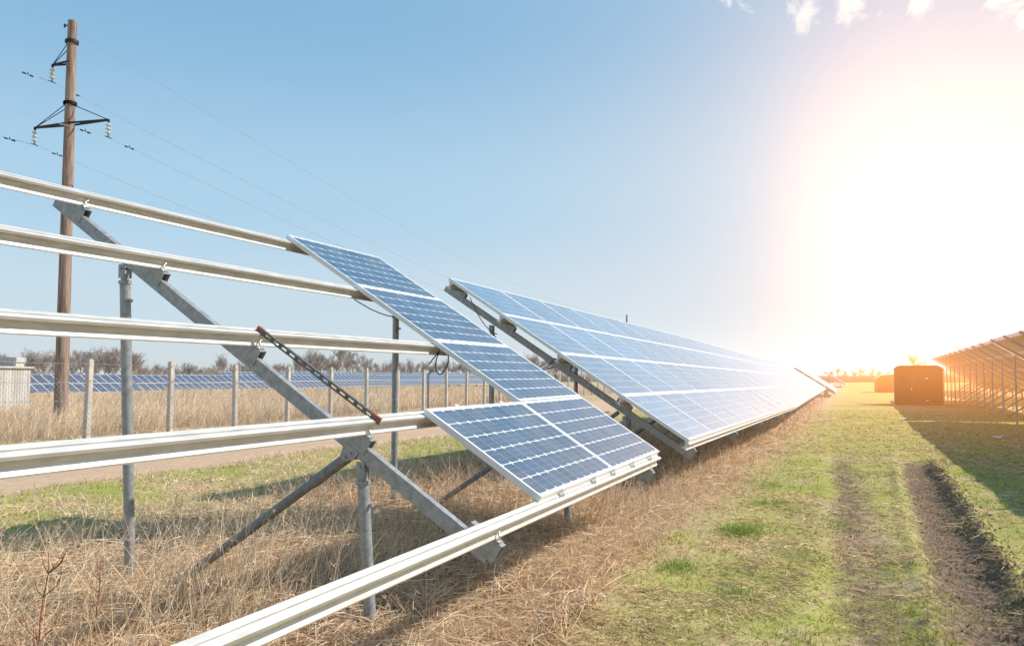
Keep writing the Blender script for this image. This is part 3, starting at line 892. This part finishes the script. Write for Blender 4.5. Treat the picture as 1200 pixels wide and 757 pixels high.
def up_blades(x, y, h, w, lean, wind, seg=3):
    N = len(x); z = gz(x, y)-.01
    d = RNG.normal(0, 1, (N, 3))*lean; d[:, 2] = 1; d /= np.linalg.norm(d, axis=1)[:, None]
    bend = RNG.normal(0, 1, (N, 3))*(lean*1.1) + np.array(wind); bend[:, 2] = -np.abs(bend[:, 0])*.35-np.abs(bend[:, 1])*.35
    return ribbons(np.stack([x, y, z], -1), d, h, bend, w, seg)
def lying(x, y, zoff, L, w, el=.15, seg=3):
    N = len(x); z = gz(x, y)+zoff
    a = RNG.uniform(0, 2*math.pi, N)*.6 + .2; e = RNG.normal(el, .2, N)
    d = np.stack([np.cos(a)*np.cos(e), np.sin(a)*np.cos(e), np.sin(e)], -1)
    bend = RNG.normal(0, .22, (N, 3)); bend[:, 2] = -.25
    return ribbons(np.stack([x, y, z], -1), d, L, bend, w, seg)
def stuff(name, parts, label, cat, mat_=None):
    o = inst(name, quads_mesh(name, parts, mat_ or M['grass'])); tag(o, label, cat, None, 'stuff'); return o

AZ0, AZ1 = -22, 68
under = lambda x, y: (y > -3.42-.3*(vnoise(x, y, 1.1, 21)-.5)) & (y < 1.45+1.1*(vnoise(x, y, .9, 22)-.5)) & (x > -8)
# litter: matted, lying straw under the racks
parts = []
x, y, r = scatter(150000, 0, AZ1, 1.9, 26, under)
V = lying(x, y, RNG.uniform(0, .14, len(x))*np.clip(1.2-r*.02, .4, 1), RNG.uniform(.12, .42, len(x)), np.clip(.0035+r*.0006, .003, .016), .12)
parts.append((V, colors(len(x), STRAW)))
# bent half-standing straw
x, y, r = scatter(60000, -2, AZ1, 2.0, 60, lambda x, y: under(x, y) & (vnoise(x, y, 1.6, 23) > .35))
V = up_blades(x, y, RNG.uniform(.12, .40, len(x)), np.clip(.003+r*.0007, .003, .03), .55, (.25, .1, 0), 4)
parts.append((V, colors(len(x), STRAW)))
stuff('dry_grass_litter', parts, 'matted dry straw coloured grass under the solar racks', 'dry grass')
# standing stems
parts = []
clump = [(-4.3, -1.5, .35, 80, .9), (-3.6, -2.2, .3, 60, .7), (-1.7, -2.0, .4, 90, .75), (-4.6, .9, .6, 90, .8), (-3.2, .9, .6, 90, .75), (-.9, -.2, .6, 90, .7), (-2.9, -1.9, .42, 90, .85), (-2.55, -1.35, .45, 110, .85), (-3.3, -1.2, .5, 70, .7), (-1.4, -.9, .5, 90, .6), (-.4, -1.7, .6, 160, .6), (.6, -1.9, .7, 170, .6), (-3.9, .6, .7, 110, .65), (-4.2, -.4, .5, 70, .75),
         (-2.0, 1.2, .7, 130, .55), (-1.0, 1.6, .7, 130, .5), (0.4, 1.3, .8, 110, .5), (1.8, -2.5, .6, 140, .5), (2.8, -2.7, .5, 140, .45), (-2.2, -2.9, .4, 60, .4), (-.6, -3.0, .4, 90, .4), (.6, -3.2, .4, 110, .4), (-4.9, -1.9, .4, 30, .6), (2.4, -3.0, .6, 120, .5), (4.2, -3.0, .8, 160, .5), (6.5, -3.0, 1.0, 160, .5)]
for cx, cy, sp, n, hh in clump:
    n = int(n*(2.6 if hh > .65 else 1.7))
    x = RNG.normal(cx, sp, n); y = RNG.normal(cy, sp*.6, n)
    V = up_blades(x, y, hh*RNG.uniform(.4, 1.12, n), np.full(n, .0046), .24, (.18, -.08, 0), 5)
    parts.append((V, colors(n, STRAW, .12)))
    # feathery seed heads
    tip = V[:, -1]
    k = RNG.random(n) < .35
    tp_ = np.repeat(tip[k], 6, 0); m_ = len(tp_)
    d = RNG.normal(0, .5, (m_, 3)); d[:, 2] += .5; d /= np.linalg.norm(d, axis=1)[:, None]
    Vh = ribbons(tp_ - np.array([0, 0, .03]), d, RNG.uniform(.015, .04, m_), np.zeros((m_, 3)), np.full(m_, .004), 5)
    parts.append((Vh, colors(m_, STRAW, .1)))
# brown dark standing growth under the second array, and all the way down the row
x, y, r = scatter(42000, -1, 40, 6, 80, lambda x, y: (y > -3.0-.45*vnoise(x, y, 1, 24)) & (y < 1.2) & (x > 1.2))
V = up_blades(x, y, RNG.uniform(.15, .58, len(x))*np.clip((y+3.6)*1.2, .3, 1), np.clip(.003+r*.0006, .004, .03), .3, (.1, 0, 0), 4)
parts.append((V, colors(len(x), STRAW + STRAWD)))
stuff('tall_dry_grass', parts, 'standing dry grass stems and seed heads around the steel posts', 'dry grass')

# meadow on the right: short green and straw blades
def meadow_keep(x, y):
    c = (y < -3.3+.25*(vnoise(x, y, 1.5, 31)-.5)) & (y > -40)
    j = .42*(vnoise(x, y, 1.6, 33)-.5)+.2*(vnoise(x, y, 6, 34)-.5)+.06*RNG.normal(size=len(x))
    r_ = (np.abs(y-rut_r(x)+.05) < .24+j) & (x < 11) & (RNG.random(len(x)) < .9)
    l_ = (np.abs(y-rut_l(x)) < .22+1.3*j) & (x < 12) & (RNG.random(len(x)) < .62)
    return c & ~r_ & ~l_
parts = []
gn = lambda x, y: vnoise(x, y, .9, 41)*.55+vnoise(x, y, 2.7, 42)*.3+vnoise(x, y, 7, 43)*.15
x, y, r = scatter(260000, -28, 40, 1.7, 45, meadow_keep)
gq = gn(x, y); k = gq > .40+.19*RNG.random(len(x))
xg, yg, rg_ = x[k], y[k], r[k]
hh = RNG.uniform(.015, .055, len(xg))*(1+1.2*np.clip(gq[k]-.6, 0, 1)*3)
parts.append((up_blades(xg, yg, hh, np.clip(.0022+rg_*.0009, .002, .04), .55, (.05, 0, 0), 2), colors(len(xg), GREEN)*(.75+.45*vnoise(xg, yg, 1.9, 46))[:, None]))
xs_, ys_, rs_ = x[~k], y[~k], r[~k]
parts.append((lying(xs_, ys_, RNG.uniform(0, .025, len(xs_)), RNG.uniform(.04, .15, len(xs_)), np.clip(.0018+rs_*.0008, .002, .035), .18, 2), colors(len(xs_), MSTRAW)*(.72+.5*vnoise(xs_, ys_, 1.7, 45))[:, None]))
# lush tufts
for (cx, cy, n, sp, h_) in [(2.2, -4.02, 420, .13, .17), (.35, -3.75, 260, .12, .12), (-.4, -4.3, 260, .14, .11), (4.5, -4.1, 260, .18, .12), (1.3, -4.7, 240, .16, .09), (6.2, -3.9, 220, .2, .12), (3.4, -4.9, 160, .16, .08), (8.5, -6.9, 260, .3, .1), (5.4, -6.8, 260, .3, .1)]:
    xx = RNG.normal(cx, sp, n); yy = RNG.normal(cy, sp*.8, n)
    parts.append((up_blades(xx, yy, h_*RNG.uniform(.5, 1.1, n), np.full(n, .0055), .4, (.05, 0, 0), 3), colors(n, [(.24, .42, .06), (.36, .52, .09), (.17, .30, .05), (.5, .5, .15)])))
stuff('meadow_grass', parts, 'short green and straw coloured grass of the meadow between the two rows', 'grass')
# many small uneven tufts
rgt = np.random.default_rng(77)
for q in range(120):
    a_ = rgt.uniform(R(-22), R(22)); d_ = 2.2*(14/2.2)**rgt.random(); cx, cy = CAM.x+d_*math.cos(a_), CAM.y+d_*math.sin(a_)
    if cy > -3.35 or (abs(cy-float(rut_r(np.array(cx)))) < .34 and cx < 11): continue
    n = int(rgt.integers(14, 90)); sp = rgt.uniform(.02, .09); th = rgt.uniform(0, 3.1)
    u_, v_ = rgt.normal(0, sp*1.8, n), rgt.normal(0, sp*.7, n)
    xx = cx+u_*math.cos(th)-v_*math.sin(th); yy = cy+u_*math.sin(th)+v_*math.cos(th)
    parts.append((up_blades(xx, yy, rgt.uniform(.05, .12)*rgt.uniform(.4, 1.1, n), np.full(n, .0035+.0005*d_), .45, (.05, 0, 0), 3), colors(n, [(.22, .40, .05), (.34, .50, .08), (.16, .28, .04), (.5, .48, .16)])))
# darker dead thatch lumps and pale stalks lying on top
x, y, r = scatter(9000, -26, 30, 1.9, 16, lambda x, y: (y < -3.2))
parts.append((lying(x, y, RNG.uniform(.005, .03, len(x)), RNG.uniform(.08, .3, len(x)), np.clip(.003+r*.0005, .003, .01), .1, 3), colors(len(x), [(.92, .78, .55), (.80, .62, .40)])))
x, y, r = scatter(26000, -26, 30, 1.9, 20, lambda x, y: (y < -3.2) & (vnoise(x, y, 2.6, 91)*.6+vnoise(x, y, 8, 92)*.4 > .58))
parts.append((lying(x, y, RNG.uniform(.0, .02, len(x)), RNG.uniform(.03, .1, len(x)), np.clip(.003+r*.0008, .003, .02), .25, 2), colors(len(x), [(.22, .14, .08), (.30, .20, .11), (.17, .11, .06)])))
# strip between rack and road
parts = []
x, y, r = scatter(130000, 5, AZ1+2, 6, 60, lambda x, y: (y > .9) & (y < 5.75+.35*(vnoise(x, y, 1.6, 51)-.5)))
gq = gn(x, y); k = gq > .52+.12*RNG.random(len(x))
parts.append((up_blades(x[k], y[k], RNG.uniform(.03, .09, k.sum()), np.clip(.003+r[k]*.0006, .004, .03), .4, (.05, 0, 0), 2), colors(k.sum(), GREEN)))
k = ~k
parts.append((up_blades(x[k], y[k], RNG.uniform(.05, .2, k.sum()), np.clip(.004+r[k]*.0008, .004, .03), .6, (.15, 0, 0), 2), colors(k.sum(), STRAW)))
x, y, r = scatter(15000, 5, AZ1+2, 15, 90, lambda x, y: (y > 11.8) & (y < 14.2+.06*(x-8)))
parts.append((up_blades(x, y, RNG.uniform(.06, .28, len(x)), np.clip(.004+r*.0008, .004, .04), .4, (.1, 0, 0), 2), colors(len(x), GREEN[:2]+STRAW)))
stuff('verge_grass', parts, 'short green and dry grass on both verges of the dirt road', 'grass')
# tall dry grass beyond the fence
parts = []
def beyond(x, y): return (y > 13.9+.095*(x-8.6)*(1-.0012*(x-8.6))) & (y < 58) & (x > -6)
x, y, r = scatter(110000, 12, AZ1+3, 17, 130, beyond, 0)
hh = (.38+.50*vnoise(x, y, .25, 61)+.2*vnoise(x, y, 1.2, 62))*RNG.uniform(.6, 1.05, len(x))
parts.append((up_blades(x, y, hh, np.clip(r*.00075, .01, .07), .22, (.22, -.12, 0), 3), colors(len(x), STRAW+[(.74, .57, .40)], .12)))
stuff('tall_dry_grass', parts, 'field of tall pale dry grass beyond the wire fence', 'dry grass')
# scrub mass in front of tree line + scattered bushes
parts = []
N = 26000
px_ = RNG.uniform(-90, 740, N); D = RNG.uniform(120, 175, N)+np.maximum(px_, 0)*.2
f = np.array([tuple(pxdir(p, 441)) for p in np.linspace(-100, 760, 200)])
fx = np.interp(px_, np.linspace(-100, 760, 200), f[:, 0]); fy = np.interp(px_, np.linspace(-100, 760, 200), f[:, 1])
x = CAM.x+fx*D; y = CAM.y+fy*D
hgt_ = (2.0+3.2*vnoise(px_, 0*px_, .03, 71)+1.0*vnoise(px_, 0*px_, .15, 72))*RNG.uniform(.4, 1.05, N)
parts.append((up_blades(x, y, hgt_, np.full(N, .09), .28, (0, 0, 0), 2), colors(N, [(.38, .28, .22), (.46, .36, .29), (.32, .24, .19), (.42, .37, .31)])))
N = 9000
px_ = RNG.uniform(960, 1280, N); D = RNG.uniform(240, 330, N)
f = np.array([tuple(pxdir(p, 441)) for p in np.linspace(940, 1300, 100)])
x = CAM.x+np.interp(px_, np.linspace(940, 1300, 100), f[:, 0])*D; y = CAM.y+np.interp(px_, np.linspace(940, 1300, 100), f[:, 1])*D
parts.append((up_blades(x, y, (2.0+1.6*vnoise(px_, 0*px_, .04, 73))*RNG.uniform(.4, 1.05, N), np.full(N, .16), .25, (0, 0, 0), 2), colors(N, [(.30, .19, .14), (.38, .26, .19)])))
stuff('scrub', parts, 'low reddish brown leafless scrub massed along the horizon', 'scrub', M['twig'])

# a few bushes / weeds one can point at
def weed(label, px_, depth, H, n=7, mat_='red_stem', seed=0):
    rg = random.Random(seed); p = at_depth(px_, depth, 0); z = float(gz(p[0], p[1]))
    b = MB()
    pts = [Vector((0, 0, -.05))]; q = pts[0].copy()
    for i in range(8): q = q+Vector((rg.uniform(-.012, .016), rg.uniform(-.012, .012), H/8)); pts.append(q.copy())
    b.tube(pts, [.0045-.003*i/8 for i in range(9)], 6)
    for k in range(n):
        i = rg.randint(3, 7); a = rg.uniform(0, 6.28); L = rg.uniform(.08, .2)*H
        t_ = pts[i]+Vector((math.cos(a)*L*.7, math.sin(a)*L*.7, L))
        m_ = pts[i].lerp(t_, .5)+Vector((math.cos(a)*L*.12, math.sin(a)*L*.12, -.01))
        b.tube([pts[i], m_, t_], [.0025, .002, .001], 4)
    o = b.build('weed', M[mat_], None, (p[0], p[1], z)); tag(o, label, 'weed')
weed('tall reddish bare weed stem at the lower left', 57, 3.6, .78, 14, seed=1)
weed('second reddish weed stem leaning beside the rear steel post', 118, 4.3, .5, 8, seed=2)
weed('dark dead weed stem in front of the dirt road left of the brace', 232, 6.2, .55, 10, 'bark', seed=3)
weed('dark dead weed stem under the left corner of the lowest panel', 577, 5.2, .7, 5, 'bark', seed=4)
weed('dark dead weed stem next to the beam end below the lowest panel', 590, 5.4, .75, 4, 'bark', seed=5)
b = MB(); 
def tangle(px_, depth, H, W, n, seed, label):
    rg = random.Random(seed); p = at_depth(px_, depth, 0); z = float(gz(p[0], p[1])); b = MB()
    for k in range(n):
        a = rg.uniform(0, 6.28); q = Vector((rg.gauss(0, W*.4), rg.gauss(0, W*.4), -.05)); pts = [q.copy()]
        d = Vector((math.cos(a)*.5, math.sin(a)*.5, 1)).normalized()
        for i in range(5):
            d = (d+Vector((rg.uniform(-.3, .3), rg.uniform(-.3, .3), rg.uniform(-.25, .05)))).normalized(); q = q+d*H/4.5; pts.append(q.copy())
        b.tube(pts, [.006-.001*i for i in range(6)], 4, caps=False)
    o = b.build('bush', M['bark'], None, (p[0], p[1], z)); tag(o, label, 'bush')
tangle(722, 12.5, .9, .8, 140, 3, 'taller tangled bare bush behind the gap between the two solar arrays')
tangle(700, 13.5, .7, .9, 120, 4, 'lower tangled bush left of the one behind the gap between the arrays')

# scraps of white litter on the meadow
for i, (px_, D, lb) in enumerate(((1057, 33, 'scrap of white litter on the sunny grass in front of the brown cabin'), (1167, 22, 'scrap of white litter on the shaded grass beside the right hand array'))):
    p = at_depth(px_, D, 0); z = float(gz(p[0], p[1])); b = MB(); rg = random.Random(i)
    n = 5; V_ = [(k*.07-.14+rg.uniform(-.02, .02), j*.06-.12+rg.uniform(-.02, .02), .03+rg.uniform(0, .07)) for k in range(n) for j in range(n)]
    b.add(V_, [(k*n+j, (k+1)*n+j, (k+1)*n+j+1, k*n+j+1) for k in range(n-1) for j in range(n-1)])
    o = b.build('litter_scrap', M['paper'], None, (p[0], p[1], z)); tag(o, lb, 'litter')

# soil clods along the ruts
N = 3200
b = MB()
rg = random.Random(5)
for k in range(N):
    x = -3.2+15*rg.random()**1.4; side = rg.choice((0, 0, 0, 1, 2))
    if side == 0: y = float(rut_r(np.array(x)))-.34+rg.gauss(0, .08)
    elif side == 1: y = float(rut_r(np.array(x)))+.02+rg.gauss(0, .17)
    else: y = float(rut_l(np.array(x)))+rg.gauss(0, .17)
    s = rg.uniform(.005, .02)*(1.25 if side == 0 else .6); z = float(gz(x, y))
    q = [Vector((rg.uniform(.6, 1.2)*a*s, rg.uniform(.6, 1.2)*b_*s, rg.uniform(.5, 1.0)*c*s)) for a, b_, c in ((1,0,0),(0,1,0),(-1,0,0),(0,-1,0),(0,0,1),(0,0,-1))]
    rz = Matrix.Rotation(rg.uniform(0, 6.28), 3, 'Z'); q = [rz @ v + Vector((x, y, z+s*.3)) for v in q]
    b.add(q, [(0,1,4),(1,2,4),(2,3,4),(3,0,4),(1,0,5),(2,1,5),(3,2,5),(0,3,5)])
soilm = simple('soil_clods', (.17, .115, .078), (.36, .26, .18), 30, .95, 0, .1, .2)
o = b.build('soil_clods', soilm); tag(o, 'crumbled brown soil clods along the wheel ruts', 'soil', None, 'stuff')

# ------------------------------------------------------------------ light and sky
sdir = Vector((.373, -.658, .656)).normalized()
sl = bpy.data.lights.new('sun', 'SUN'); sl.energy = 5.0; sl.angle = R(.55); sl.color = (1, .94, .85)
so = bpy.data.objects.new('sun', sl); col.objects.link(so); so.rotation_euler = sdir.to_track_quat('Z', 'Y').to_euler(); so.location = (0, -20, 20)
w = bpy.data.worlds.new('World'); scene.world = w; w.use_nodes = True
w.node_tree.nodes.clear(); t = NT(w.node_tree)
sky = t.n('ShaderNodeTexSky'); sky.sky_type = 'NISHITA'; sky.sun_disc = False
sky.sun_elevation = math.asin(sdir.z); sky.sun_rotation = math.atan2(sdir.x, sdir.y); sky.air_density = 1.0; sky.dust_density = .8; sky.ozone_density = 1.5
tc = t.n('ShaderNodeTexCoord').outputs['Generated']
nrm = t.n('ShaderNodeVectorMath', operation='NORMALIZE'); t.t.links.new(tc, nrm.inputs[0])
gd = pxdir(1085, 265).normalized()  # centre of a flare glow painted into the sky, away from the sun
dt = t.n('ShaderNodeVectorMath', operation='DOT_PRODUCT'); t.t.links.new(nrm.outputs[0], dt.inputs[0]); dt.inputs[1].default_value = gd
ang = t.m('ARCCOSINE', t.m('MINIMUM', dt.outputs['Value'], .999999))     # radians
def gauss(sig, p=2.0): return t.m('EXPONENT', t.m('MULTIPLY', t.m('POWER', t.m('DIVIDE', ang, sig), p), -1))
g1 = gauss(R(6.3), 1.6); g2 = gauss(R(17), 1.6)
sk0 = t.n('ShaderNodeVectorMath', operation='SCALE'); t.t.links.new(sky.outputs[0], sk0.inputs[0]); sk0.inputs['Scale'].default_value = .12
sz = t.n('ShaderNodeSeparateXYZ'); t.t.links.new(nrm.outputs[0], sz.inputs[0])
rp_ = t.n('ShaderNodeValToRGB'); cr = rp_.color_ramp; cr.interpolation = 'EASE'
for i_, (p_, c_) in enumerate(((0, (.66, .75, .80)), (.09, (.60, .75, .86)), (.20, (.45, .685, .865)), (.42, (.25, .51, .76)), (1, (.10, .26, .52)))):
    e_ = cr.elements[i_] if i_ < 2 else cr.elements.new(p_)
    e_.position = p_; e_.color = (*c_, 1)
t.t.links.new(sz.outputs[2], rp_.inputs[0])
skm = t.mix(.88, sk0.outputs[0], rp_.outputs[0])
skyc = t.n('ShaderNodeVectorMath', operation='SCALE'); t.t.links.new(skm, skyc.inputs[0]); skyc.inputs['Scale'].default_value = 1.0
wm = t.mix(t.m('MULTIPLY', g2, .84), skyc.outputs[0], (.97, .865, .84))
ad2 = t.mix(t.m('MULTIPLY', g1, .95), wm, (1.06, 1.05, 1.03))
# small clouds high on the right
cm = None
for (cx, cy, rad) in ((948, 14, 24), (1000, 8, 22), (1080, -4, 18), (1180, -2, 22), (1205, 22, 16), (870, -60, 60), (1010, -70, 70), (1120, -90, 60)):
    d = pxdir(cx, cy).normalized()
    q = t.n('ShaderNodeVectorMath', operation='DOT_PRODUCT'); t.t.links.new(nrm.outputs[0], q.inputs[0]); q.inputs[1].default_value = d
    a = t.m('ARCCOSINE', t.m('MINIMUM', q.outputs['Value'], .999999))
    e = t.m('EXPONENT', t.m('MULTIPLY', t.m('POWER', t.m('DIVIDE', a, rad/945), 2.0), -1))
    cm = e if cm is None else t.m('MAXIMUM', cm, e)
mp = t.n('ShaderNodeMapping'); mp.inputs['Rotation'].default_value = (0, .5, 0); t.t.links.new(nrm.outputs[0], mp.inputs[0])
cn = t.noise(mp.outputs[0], 38, 7, .62, .6)
cf = t.m('MULTIPLY', t.sstep(t.m('ADD', cn, t.m('MULTIPLY', cm, .42)), .68, .92), t.sstep(cm, .05, .4), clamp=True)
fin = t.mix(t.m('MULTIPLY', cf, .85), ad2, (.97, .97, .96))
bg = t.n('ShaderNodeBackground'); t.t.links.new(fin, bg.inputs[0]); bg.inputs[1].default_value = 1.0
ow = t.n('ShaderNodeOutputWorld'); t.t.links.new(bg.outputs[0], ow.inputs[0])
w.cycles.sampling_method = 'MANUAL'; w.cycles.sample_map_resolution = 512

# ------------------------------------------------------------------ warm haze painted in as a self-emitting volume, standing in for lens flare
ADD_GLOW = True
if ADD_GLOW:
    b = MB(); b.box((3, -70, -1.5), (150, 7, 26)); glow_box = b.build('glow', None); glow_box.data.materials.clear()
    m, t = mat('added_glow')
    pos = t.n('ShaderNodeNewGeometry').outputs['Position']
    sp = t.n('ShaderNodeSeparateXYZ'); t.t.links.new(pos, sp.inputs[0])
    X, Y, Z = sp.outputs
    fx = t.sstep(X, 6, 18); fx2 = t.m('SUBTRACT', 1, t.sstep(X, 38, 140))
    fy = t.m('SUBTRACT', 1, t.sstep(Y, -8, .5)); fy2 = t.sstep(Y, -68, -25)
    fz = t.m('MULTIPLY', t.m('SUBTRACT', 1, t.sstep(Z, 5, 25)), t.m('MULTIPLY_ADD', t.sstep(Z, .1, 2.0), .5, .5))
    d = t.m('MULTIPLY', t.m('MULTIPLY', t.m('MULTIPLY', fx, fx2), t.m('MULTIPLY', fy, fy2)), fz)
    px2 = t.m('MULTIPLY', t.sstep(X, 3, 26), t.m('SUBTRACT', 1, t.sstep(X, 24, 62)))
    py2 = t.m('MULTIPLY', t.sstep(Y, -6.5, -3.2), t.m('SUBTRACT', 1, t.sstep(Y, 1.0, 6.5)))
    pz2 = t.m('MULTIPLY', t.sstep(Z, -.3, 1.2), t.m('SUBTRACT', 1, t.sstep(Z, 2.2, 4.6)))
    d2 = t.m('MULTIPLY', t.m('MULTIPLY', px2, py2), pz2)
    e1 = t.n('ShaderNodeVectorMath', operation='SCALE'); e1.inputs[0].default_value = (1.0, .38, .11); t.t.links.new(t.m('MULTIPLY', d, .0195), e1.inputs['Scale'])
    e2 = t.n('ShaderNodeVectorMath', operation='SCALE'); e2.inputs[0].default_value = (1.0, .93, .86); t.t.links.new(t.m('MULTIPLY', d2, .0062), e2.inputs['Scale'])  # whitish emission, glare painted over the far panels of the long row
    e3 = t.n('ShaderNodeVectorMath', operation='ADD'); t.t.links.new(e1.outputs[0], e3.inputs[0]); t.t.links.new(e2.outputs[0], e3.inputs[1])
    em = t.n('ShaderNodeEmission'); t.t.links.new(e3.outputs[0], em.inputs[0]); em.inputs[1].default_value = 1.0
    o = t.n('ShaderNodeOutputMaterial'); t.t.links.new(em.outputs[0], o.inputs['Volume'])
    glow_box.data.materials.append(m); tag(glow_box, kind='structure')
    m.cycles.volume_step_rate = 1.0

scene.view_settings.view_transform = 'Standard'; scene.view_settings.look = 'None'
scene.view_settings.exposure = 0; scene.view_settings.gamma = 1
scene.render.engine = 'CYCLES'
scene.cycles.max_bounces = 6; scene.cycles.diffuse_bounces = 3; scene.cycles.glossy_bounces = 3; scene.cycles.transparent_max_bounces = 8
scene.cycles.volume_step_rate = 1.0; scene.cycles.volume_max_steps = 64
